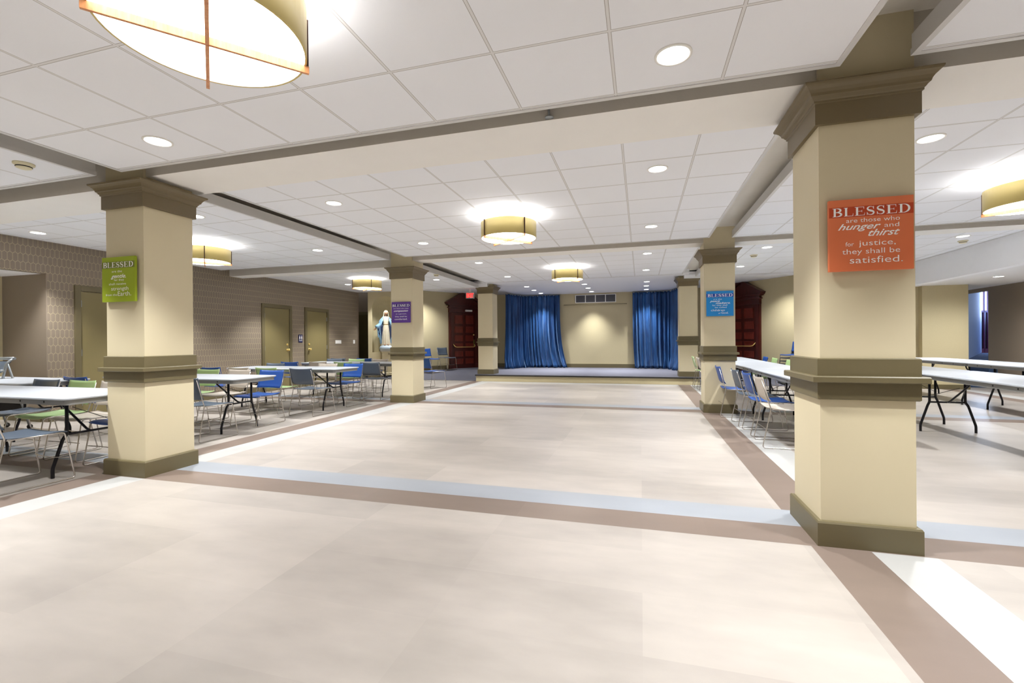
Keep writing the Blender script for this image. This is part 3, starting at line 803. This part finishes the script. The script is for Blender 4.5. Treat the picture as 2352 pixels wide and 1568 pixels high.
    # pedestal
    p = thing('statue_pedestal', 'beige pedestal with grey slab under the statue, in front of the niche', 'pedestal', (base.x, base.y, .10), ang)
    MB().box(-.21, .21, -.18, .18, .80, .867, .004).build('slab', plain('grey_slab', (160, 158, 148), .6), p)
    MB().square_loft(0, 0, [(.185, .0), (.185, .08), (.15, .10), (.15, .74), (.175, .78), (.18, .80)]).build('pillar', 'wall', p)
    # a small dark foot under pillar reaches the ramp
statue()

# ------------------------------------------------------------------ tables
def make_table(length, width, name='folding_table', ztop=.75):
    """long side along local x, origin on floor in the middle"""
    t = thing(name, 'x', 'table')
    hl, hw = length/2, width/2
    def rr(hx, hy, r, z, k=6):
        L = []
        for cx, cy, a0 in ((hx-r, hy-r, 0), (-hx+r, hy-r, pi/2), (-hx+r, -hy+r, pi), (hx-r, -hy+r, 3*pi/2)):
            for i in range(k+1):
                a = a0+pi/2*i/k; L.append((cx+r*cos(a), cy+r*sin(a), z))
        return L
    MB().rings([rr(hl-.008, hw-.008, .06, ztop-.020), rr(hl, hw, .066, ztop-.016), rr(hl, hw, .066, ztop-.005), rr(hl-.006, hw-.006, .062, ztop)]).build('tabletop', 'table', t)
    b = MB(); o, i_ = rr(hl-.022, hw-.022, .055, 0), rr(hl-.034, hw-.034, .045, 0)
    k = len(o); zt, zb = ztop-.020, ztop-.066
    V = [[b.bm.verts.new((p[0], p[1], z)) for p in L] for L, z in ((o, zt), (o, zb), (i_, zb), (i_, zt))]
    for A, B in zip(V, V[1:]):
        for q in range(k): b.bm.faces.new((A[q], A[(q+1) % k], B[(q+1) % k], B[q]))
    b.build('apron', 'apron', t)
    for sx in (-1, 1):
        for xx in (hl-.30, hl-.62):
            for sy in (-1, 1): MB().box(sx*xx-.006, sx*xx+.006, sy*(hw-.0225)-.003, sy*(hw-.0225)+.003, zb+.018, zb+.034).build('rivet', 'dark', t)
    for sx in (-1, 1):
        xl = sx*(hl-.30); w = .19; f = .295
        for sy in (-1, 1):
            MB().tube([(xl, sy*w, zt-.002), (xl, sy*w, .385), (xl-sx*.01, sy*(w+.025), .345), (xl-sx*.01, sy*(f-.012), .125), (xl-sx*.01, sy*f, .085), (xl-sx*.01, sy*f, .0)], .0145, 10, .03).build('leg', 'black_metal', t)
        MB().tube([(xl, -w, .385), (xl, w, .385)], .011, 8).build('crossbar', 'black_metal', t)
        b = MB(); b.tube([(xl, 0, .385), (xl-sx*.05, 0, .40), (xl-sx*.42, 0, .64), (xl-sx*.46, 0, zt)], .011, 8, .03)
        b.tube([(xl, -w*.9, .47), (xl-sx*.30, -.03, .60)], .0035, 6); b.tube([(xl, w*.9, .47), (xl-sx*.30, .03, .60)], .0035, 6)
        b.build('brace', 'black_metal', t)
    return t
TP = make_table(2.44, .76)
tabs = [(-6.10, 3.17, 0, 'white folding table nearest the camera on the left, behind the grey chair'),
        (-6.35, 5.14, 0, 'white folding table second from the front on the left, past the green sign column'),
        (-6.40, 7.25, 0, 'white folding table third from the front on the left, behind the blue and grey chairs'),
        (-6.45, 9.28, 0, 'white folding table fourth from the front on the left, ending behind the purple sign column'),
        (-8.52, 4.12, .0, 'white folding table at the far left edge before the alcove')]
for i, (x, y, r, lb) in enumerate(tabs):
    o = TP if i == 0 else copy_thing(TP, (x, y, 0), r, lb)
    if i == 0: o.location = (x, y, 0); o['label'] = lb
    o['group'] = 'white folding tables in the left bay'
o = tabs
lo = copy_thing(TP, (-8.55, 4.12, 0), 0, 'tmp') if False else None
TQ = make_table(2.44, .80, ztop=.765)
rt = [(2.06, 6.74, pi/2, 'white folding table of the right row beside the foreground chairs'),
      (2.07, 9.20, pi/2, 'white folding table of the right row, middle one behind the blue sign column'),
      (2.08, 11.66, pi/2, 'white folding table of the right row nearest the stage')]
for i, (x, y, r, lb) in enumerate(rt):
    o = TQ if i == 0 else copy_thing(TQ, (x, y, 0), r, lb)
    o.location = (x, y, 0); o.rotation_euler = (0, 0, r); o['label'] = lb; o['group'] = 'row of white tables right of the aisle'
TR = make_table(2.44, .90, ztop=.78)
rt = [(3.83, 6.32, 'bare white folding table right of the large column, nearer half of its row'),
      (3.83, 8.78, 'bare white folding table right of the large column, farther half of its row'),
      (5.95, 8.72, 'bare white folding table of the rearmost right row, nearer the camera'),
      (5.95, 11.18, 'bare white folding table of the rearmost right row, next to the beige pier')]
for i, (x, y, lb) in enumerate(rt):
    o = TR if i == 0 else copy_thing(TR, (x, y, 0), pi/2, lb)
    o.location = (x, y, 0); o.rotation_euler = (0, 0, pi/2); o['label'] = lb; o['group'] = 'bare tables in the right bay'

# ------------------------------------------------------------------ chairs
def make_chair(kind, word):
    """faces +y; origin on floor under seat centre"""
    t = thing('stacking_chair', word, 'chair')
    def seat(u, v):
        x = (u-.5)*.455; y = .225-v*.44
        z = .442+.012*(2*u-1)**2-.020*max(0, 1-v/.18)**2*1.0-.016*sin(pi*v)
        return (x*(1-.10*max(0, v-.85)/.15), y, z), (0, 0, 1)
    MB().shell(seat, 10, 12, .010).build('seat', 'c_'+kind, t)
    def back(u, v):
        x = (u-.5)*(.455-.02*v); k = (2*u-1)**2
        z = .798-v*.272; y = -.292+v*.066-.030*(1-k)
        if v > .85: y += .02*(v-.85)/.15
        return (x, y+.012, z-.012*(1-k)*max(0, 1-v*4)), (0, -1, -.25)
    MB().shell(back, 12, 8, .010).build('backrest', 'c_'+kind, t)
    for s in (-1, 1):
        x = s*.225; xf = s*.238
        MB().tube([(x*.96, -.288, .775), (x, -.222, .52), (x, -.195, .445), (xf, -.285, .008), (xf, .275, .008), (x, .205, .432), (x, -.185, .436)], .0062, 8, .03).build('sled_frame', 'chrome', t)
    MB().tube([(-.23, .232, .20), (-.1, .21, .195), (.1, .21, .195), (.23, .232, .20)], .0045, 6, .04).build('stretcher', 'chrome', t)
    MB().tube([(-.228, -.246, .20), (-.1, -.225, .195), (.1, -.225, .195), (.228, -.246, .20)], .0045, 6, .04).build('stretcher', 'chrome', t)
    return t
protos = {}
NAME = {'blue': 'bright blue', 'gray': 'slate grey', 'green': 'lime green', 'beige': 'sand beige'}
def chair(kind, x, y, face, label, group, z=0, jit=True):
    rz = {'+y': 0, '-y': pi, '+x': -pi/2, '-x': pi/2}.get(face, face if not isinstance(face, str) else 0)
    if jit: rz += random.uniform(-.035, .035)
    lb = f'{NAME[kind]} stacking chair {label}'
    if kind not in protos:
        t = protos[kind] = make_chair(kind, lb); t.location = (x, y, z); t.rotation_euler = (0, 0, rz)
    else: t = copy_thing(protos[kind], (x, y, z), rz, lb)
    t['label'] = lb; t['group'] = group; return t
G1, G2, G3, G4 = 'chairs at the first left table', 'chairs at the second left table', 'chairs at the third left table', 'chairs at the fourth left table'
chair('gray', -5.25, 2.67, '+y', 'in the left corner, tucked under the nearest table', G1)
chair('blue', -5.15, 3.50, '-y', 'across the nearest table, mostly behind the green sign column', G1)
chair('beige', -5.84, 3.56, '-y', 'across the nearest table, touching the left column in view', G1)
chair('green', -6.40, 3.56, '-y', 'across the nearest table, between grey and beige ones', G1)
chair('gray', -7.05, 3.58, '-y', 'across the nearest table, left of the green chair', G1)
chair('gray', -5.43, 4.60, '+y', 'half hidden by the left column, at the second table', G2)
chair('blue', -7.20, 4.52, '+y', 'seen dark from behind, left of the green sign column', G2)
chair('blue', -5.58, 5.60, '-y', 'facing us at the right end of the second table', G2)
chair('beige', -6.25, 5.62, '-y', 'facing us at the middle of the second table', G2)
chair('green', -6.86, 5.60, '-y', 'facing us at the second table, right of the left column', G2)
chair('gray', -5.42, 6.60, '+y', 'seen from behind at the right end of the third table', G3)
chair('green', -6.20, 6.68, '+y', 'seen from behind, just past the bright blue chair', G3)
chair('beige', -6.78, 6.66, '+y', 'with its back to us, second from left at third table', G3)
chair('blue', -7.42, 6.66, '+y', 'with its back to us, leftmost at the third table', G3)
chair('blue', -5.55, 7.66, '-y', 'facing us at the right end of the third table', G3)
chair('beige', -6.10, 7.60, '-y', 'facing us at the middle of the third table', G3)
chair('gray', -7.40, 7.62, '-y', 'facing us at the left part of the third table', G3)
chair('gray', -5.48, 8.68, '+y', 'with its back to us beside the purple sign column', G4)
chair('green', -6.22, 8.80, '+y', 'with its back to us at the middle of the fourth table', G4)
chair('beige', -6.86, 8.80, '+y', 'seen from behind, second from left, fourth table', G4)
chair('blue', -7.55, 8.72, '+y', 'seen from behind at the left end of the fourth table', G4)
chair('beige', -6.25, 9.76, '-y', 'facing us across the fourth table by the purple sign', G4)
chair('green', -6.92, 9.78, '-y', 'facing us across the fourth table below the light switches', G4)
chair('gray', -7.60, 9.80, '-y', 'facing us across the fourth table, before right restroom door', G4)
chair('blue', -6.98, 10.75, '+y', 'standing behind the fourth table in front of the niche', 'loose chairs before the stage')
chair('gray', -7.75, 10.72, '+y', 'standing behind the fourth table beside the wide switch plate', 'loose chairs before the stage')
chair('green', -5.84, 10.72, -.25, 'peeking out right of the purple sign column', 'loose chairs before the stage')
chair('blue', -5.30, 11.05, -.45, 'standing free right of the purple sign column', 'loose chairs before the stage')
fn_ = math.atan2(-dL.x, dL.y)   # facing away from diagonal wall
aL = math.atan2(-(dL.y), dL.x)
def face_dir(dx, dy): return math.atan2(-dx, dy)
nrL = Vector((dL.y, -dL.x)); nrR = Vector((-(-dR.y)*-1, 0))
nrR = Vector((dR.y, -dR.x)); nrR = nrR if nrR.x < 0 else -nrR
p1 = DL0+dL*2.27+nrL*.52; p2 = DL0+dL*2.93+nrL*.50
chair('blue', p1.x, p1.y, face_dir(nrL.x, nrL.y)+.25, 'standing against the wall, right of the purple sign column', 'chairs against the back wall', .175, False)
chair('gray', p2.x, p2.y, face_dir(nrL.x, nrL.y)+.2, 'standing against the wall beside the left red door', 'chairs against the back wall', .2, False)
# right of the aisle
GR = 'chairs along the right table row'
chair('beige', 1.60, 5.92, '+x', 'nearest on the right row, beside the large column', GR)
chair('blue', 1.60, 6.56, '+x', 'on the right row, second from the large column', GR)
chair('gray', 1.58, 7.20, '+x', 'on the right row, third from the large column', GR)
chair('blue', 1.48, 8.02, '+x', 'standing in front of the blue sign column', GR)
chair('beige', 1.60, 11.75, '+x', 'seen past the blue sign column, nearer of the two', GR)
chair('green', 1.56, 12.40, '+x', 'behind the blue sign column, at the stage corner', GR)
for kind, y, lb in (('blue', 12.25, 'facing us across the right row, farthest, near red door'), ('green', 11.45, 'across the right row, farther of the two green ones'),
                    ('green', 10.35, 'across the right row, nearer of the two green ones'), ('gray', 9.10, 'facing us across the right row beside the large column'), ('beige', 7.5, 'on the far side of the right row, only seat showing'), ('gray', 6.5, 'on the far side of the right row by the large column')):
    chair(kind, 2.62, y, '-x', lb, GR)
# stack of chairs against the right back wall
ps = Vector((4.02, 14.12))
for k, kind in enumerate(('gray', 'gray', 'gray', 'blue')):
    chair(kind, ps.x, ps.y, face_dir(nrR.x, nrR.y), ('on top of the stack against the right back wall', 'second from top in the stack left of the large column', 'third from top in the stack left of the large column', 'bottom')[3-k] if k == 3 else ('at the bottom of the stack against the right back wall', 'second from the bottom of the stack by the right back wall', 'third from the bottom of the stack by the right back wall')[k], 'stacked chairs by the right wall', .09+k*.085, False)

# folded frame cart by the alcove
t = thing('tubular_cart', 'grey tubular folding cart with dark sling at the left edge before the alcove', 'cart', (-8.72, 4.26, 0))
b = MB()
for x in (-.34, .16):
    b.tube([(x, -.22, .03), (x, -.02, .98), (x, .05, 1.03)], .016, 8, .05); b.tube([(x, .22, .03), (x, -.02, .98)], .014, 8)
b.tube([(-.36, .05, 1.03), (.18, .05, 1.03)], .02, 8); b.tube([(-.36, -.07, .86), (.18, -.07, .86)], .016, 8)
b.build('frame', 'alu', t)
def sl(u, v): return (-.33+.48*u, -.07+.10*v-.05*sin(pi*v), .86+.13*v-.08*sin(pi*v)), (0, 1, .4)
MB().shell(sl, 8, 6, .01).build('sling', 'c_gray', t)
b = MB()
for x in (-.34, .16):
    for y in (-.22, .22):
        w_ = MB(); w_.lathe(0, 0, [(.012, -.012), (.032, -.010), (.035, 0), (.032, .010), (.012, .012)], 16); w_.xf(Matrix.Translation((x, y, .036)) @ Matrix.Rotation(pi/2, 4, 'Y')); w_.build('wheel', 'dark', t)
MB().box(-.30, .12, -.16, .16, .25, .50, .02).build('basket', 'dark', t)

# ------------------------------------------------------------------ lights and ceiling fittings
def make_downlight():
    t = thing('downlight', 'x', 'downlight')
    b = MB(); n_ = 32
    b.rings([[(r*cos(2*pi*i/n_), r*sin(2*pi*i/n_), z) for i in range(n_)] for r, z in ((.098, .004), (.098, -.006), (.084, -.008), (.080, .004))], closed_ends=False, smooth=True)
    b.build('trim_ring', 'white_pl', t)
    b = MB(); b.lathe(0, 0, [(.080, .003), (.080, -.002), (.001, -.0025)], 32, smooth=False); b.build('lens', 'lens', t)
    return t
def spot(x, y, z, w, size=94, blend=.6):
    l = bpy.data.lights.new('downlight_beam', 'SPOT'); l.energy = w; l.spot_size = radians(size); l.spot_blend = blend; l.shadow_soft_size = .06; l.color = (.965, .985, 1)
    o = bpy.data.objects.new('downlight_beam', l); COL.objects.link(o); o.location = (x, y, z-.02); return o
DLs = [
 (.18, 2.62, ZA, 'in the nearest ceiling panel, above right of centre'), (-3.53, 2.62, ZA, 'in the nearest ceiling panel, above the green sign column'),
 (.17, 4.66, ZBp, 'in the second ceiling panel, near its front right'), (-3.52, 4.68, ZBp, 'in the second ceiling panel, near its front left'),
 (.16, 7.00, ZBp, 'in the second ceiling panel, near its rear right'), (-3.53, 7.03, ZBp, 'in the second ceiling panel, near its rear left'),
 (.14, 9.50, ZC, 'in the third ceiling panel, front right'), (-3.42, 9.48, ZC, 'in the third ceiling panel, front left'),
 (.14, 11.75, ZC, 'in the third ceiling panel, rear right'), (-3.43, 11.78, ZC, 'in the third ceiling panel, rear left'),
 (.19, 14.35, 2.975, 'over the stage, front of the right line'), (.19, 15.45, 2.975, 'over the stage, middle of the right line'), (.20, 16.55, 2.975, 'over the stage, rear of the right line'),
 (-1.68, 14.35, 2.975, 'over the stage, front of the centre line'), (-1.69, 15.45, 2.975, 'over the stage, middle of the centre line'), (-1.69, 16.6, 2.975, 'over the stage, rear of the centre line'),
 (-3.55, 14.38, 2.975, 'over the stage, front of the left line'), (-3.56, 15.5, 2.975, 'over the stage, middle of the left line'), (-3.54, 16.55, 2.975, 'over the stage, rear of the left line'),
 (-5.45, 4.52, 2.85, 'right of the green sign column, beside its capital'), (-8.42, 4.52, 2.85, 'at the far left above the hexagon wallpaper'),
 (-5.47, 6.82, 2.85, 'above the third left table, in line with its end'), (-8.05, 9.05, 2.86, 'before the wallpaper above the left restroom door'),
 (-7.98, 11.2, 2.86, 'before the wallpaper left of the small drum lamp'), (-5.2, 11.1, 2.86, 'right of the purple sign column near the ceiling strip'),
 (2.31, 4.56, 2.87, 'right of the large column, beside its capital'), (2.26, 9.4, 2.92, 'between the two right columns, nearer one'),
 (2.25, 11.7, 2.92, 'between the two right columns, farther one'), (5.2, 9.4, 2.92, 'at the right by the bulkhead'), (7.05, 11.68, 2.465, 'in the low ceiling beyond the bulkhead')]
extra = [(-7.05, 14.35, 3.035), (-8.05, 13.35, 2.885), (3.6, 14.3, 3.035), (.18, .25, ZA), (-3.53, .25, ZA), (-5.5, 2.4, ZA), (-8.2, 2.2, ZA), (2.35, 2.4, ZA), (5.1, 2.4, ZA), (2.35, 6.9, 2.87), (5.1, 6.9, 2.87), (5.1, 4.6, 2.87), (5.1, 11.9, 2.92), (-8.1, 6.8, 2.85),
         (7.2, 8.5, 2.45), (7.2, 5, 2.45), (7.2, 14.5, 2.45), (.18, -3, ZA), (-3.5, -3, ZA), (-7, -3, ZA), (3.5, -3, ZA), (-5.5, .2, ZA), (2.35, .2, ZA), (-9.5, 3.2, 2.34)]
DP = None
for x, y, z, lb in DLs:
    lb = 'round recessed downlight '+lb
    if DP is None: DP = make_downlight(); DP.location = (x, y, z); DP['label'] = lb
    else: copy_thing(DP, (x, y, z), 0, lb)
    if 'over the stage' in lb: spot(x, y, z, SPOT_W*1.1, 84, .85)
    else: spot(x, y, z, SPOT_W*(1.0 if 'beyond the bulkhead' in lb else 1), 165 if 'beyond the bulkhead' in lb else 94, 1 if 'beyond the bulkhead' in lb else .6)
for o in COL.objects:
    if o.name.startswith('downlight') and o.type == 'EMPTY': o['group'] = 'recessed ceiling downlights'
for x, y, z in extra: spot(x, y, z, SPOT_W*(.4 if z == 2.885 else .9 if z == 3.035 else 1), 120 if z == 3.035 else 94, 1 if z == 3.035 else .6)
# extra spots without fixtures, some added to brighten the red door and niche walls
def make_drum():
    t = thing('drum_lamp', 'x', 'ceiling lamp'); r = .365; n_ = 56; h = .205
    b = MB()
    loops = [[(rr*cos(2*pi*i/n_), rr*sin(2*pi*i/n_), z) for i in range(n_)] for rr, z in ((r, 0), (r, h), (r-.008, h), (r-.008, 0), (r, 0))]
    b.rings(loops, closed_ends=False, smooth=False)
    b.bm.normal_update()
    for f in b.bm.faces:
        c = f.calc_center_median(); f.smooth = abs(f.normal.z) < .5
        if math.hypot(c.x, c.y) < r-.005: f.material_index = 1
    b.build('drum_shade', ['gold', 'white_paint'], t)
    MB().lathe(0, 0, [(r-.008, .008), (r-.008, .003), (.001, .003)], n_, smooth=False).build('diffuser', 'diff', t)
    for k in range(2):
        a = radians(49)+k*pi/2
        q = MB(); q.box(-r-.012, r+.012, -.007, .007, -.030, .002, .001); q.xf(Matrix.Rotation(a, 4, 'Z')); q.build('crossbar', 'wood', t)
    for k in range(4):
        a = radians(49)+k*pi/2
        q = MB(); q.box(r, r+.010, -.006, .006, -.002, h+.004, .001); q.xf(Matrix.Rotation(a, 4, 'Z')); q.build('post', 'bronze', t)
    q = MB(); q.lathe(0, 0, [(.10, h-.03), (.10, h-.01), (.03, h), (.03, h+.115), (.09, h+.12), (.09, h+.14)], 24); q.build('ceiling_stem', 'white_pl', t)
    return t
DRUM = [(-1.66, 1.43, 2.45, ZA, 'large gold drum lamp cut off by the top edge of the picture'), (-1.67, 5.80, 2.575, ZBp, 'gold drum lamp in the middle of the second ceiling panel'),
        (-1.65, 10.68, 2.65, ZC, 'small distant gold drum lamp before the stage'), (-6.80, 5.78, 2.54, 2.85, 'gold drum lamp peeking out right of the green sign column'),
        (-6.80, 10.35, 2.60, 2.86, 'gold drum lamp near the wallpaper left of the purple sign column'), (3.76, 5.75, 2.52, 2.87, 'gold drum lamp cut off by the right edge of the picture')]
DM = None
for x, y, z, zc, lb in DRUM+[(3.76, 1.3, 2.5, ZA, None), (3.76, 10.6, 2.6, 2.92, None), (-6.8, 1.3, 2.5, ZA, None), (-1.66, -3.4, 2.5, ZA, None)]:
    if lb:
        if DM is None: DM = make_drum(); DM.location = (x, y, z); DM['label'] = lb; o = DM
        else: o = copy_thing(DM, (x, y, z), 0, lb)
        o['group'] = 'gold drum ceiling lamps'
        l = bpy.data.lights.new('drum_uplight', 'AREA'); l.shape = 'DISK'; l.size = .60; l.energy = LAMP_UP; l.color = (.92, .96, 1)
        q = bpy.data.objects.new('drum_uplight', l); COL.objects.link(q); q.location = (x, y, z+.19); q.rotation_euler = (pi, 0, 0)
# detectors
def make_detector():
    t = thing('smoke_detector', 'x', 'smoke detector')
    MB().lathe(0, 0, [(.070, 0), (.070, -.012), (.055, -.020), (.050, -.040), (.030, -.048), (.001, -.050)], 24).build('housing', 'cream_pl', t)
    MB().lathe(0, 0, [(.0535, -.026), (.0535, -.034), (.030, -.036), (.030, -.024)], 24).build('sensor_slots', 'dark', t)
    return t
SP = make_detector()
for i, (x, y, z, lb) in enumerate([(-5.05, 2.62, ZA, 'cream smoke detector at the far left before the first beam'), (-4.80, 10.25, 2.86, 'cream smoke detector right of the purple sign column'),
      (2.21, 10.2, 2.92, 'cream smoke detector between the two right columns'), (5.45, 9.85, 2.92, 'cream smoke detector by the right bulkhead')]):
    o = SP if i == 0 else copy_thing(SP, (x, y, z), 0, lb)
    o.location = (x, y, z); o['label'] = lb; o['group'] = 'smoke detectors on the ceiling'
t = thing('sprinkler_head', 'small grey sprinkler head on the face of the first ceiling beam', 'sprinkler', (-.60, 3.14, 2.80))
b = MB(); b.tube([(0, -.02, .08), (0, -.03, .02), (0, -.02, -.02)], .008, 8); b.lathe(0, -.02, [(.012, -.02), (.03, -.026), (.03, -.03), (.001, -.032)], 16); b.build('fitting', 'alu', t)
b = MB()
for k in range(3): b.tube([(1.50, 3.20+k*.05, 3.045-k*.012), (1.72, 3.30+k*.05, 3.05-k*.01)], .012, 10)
tag(b.build('conduit', 'alu'), 'grey conduits on the soffit at the top right behind the large column', 'conduit')
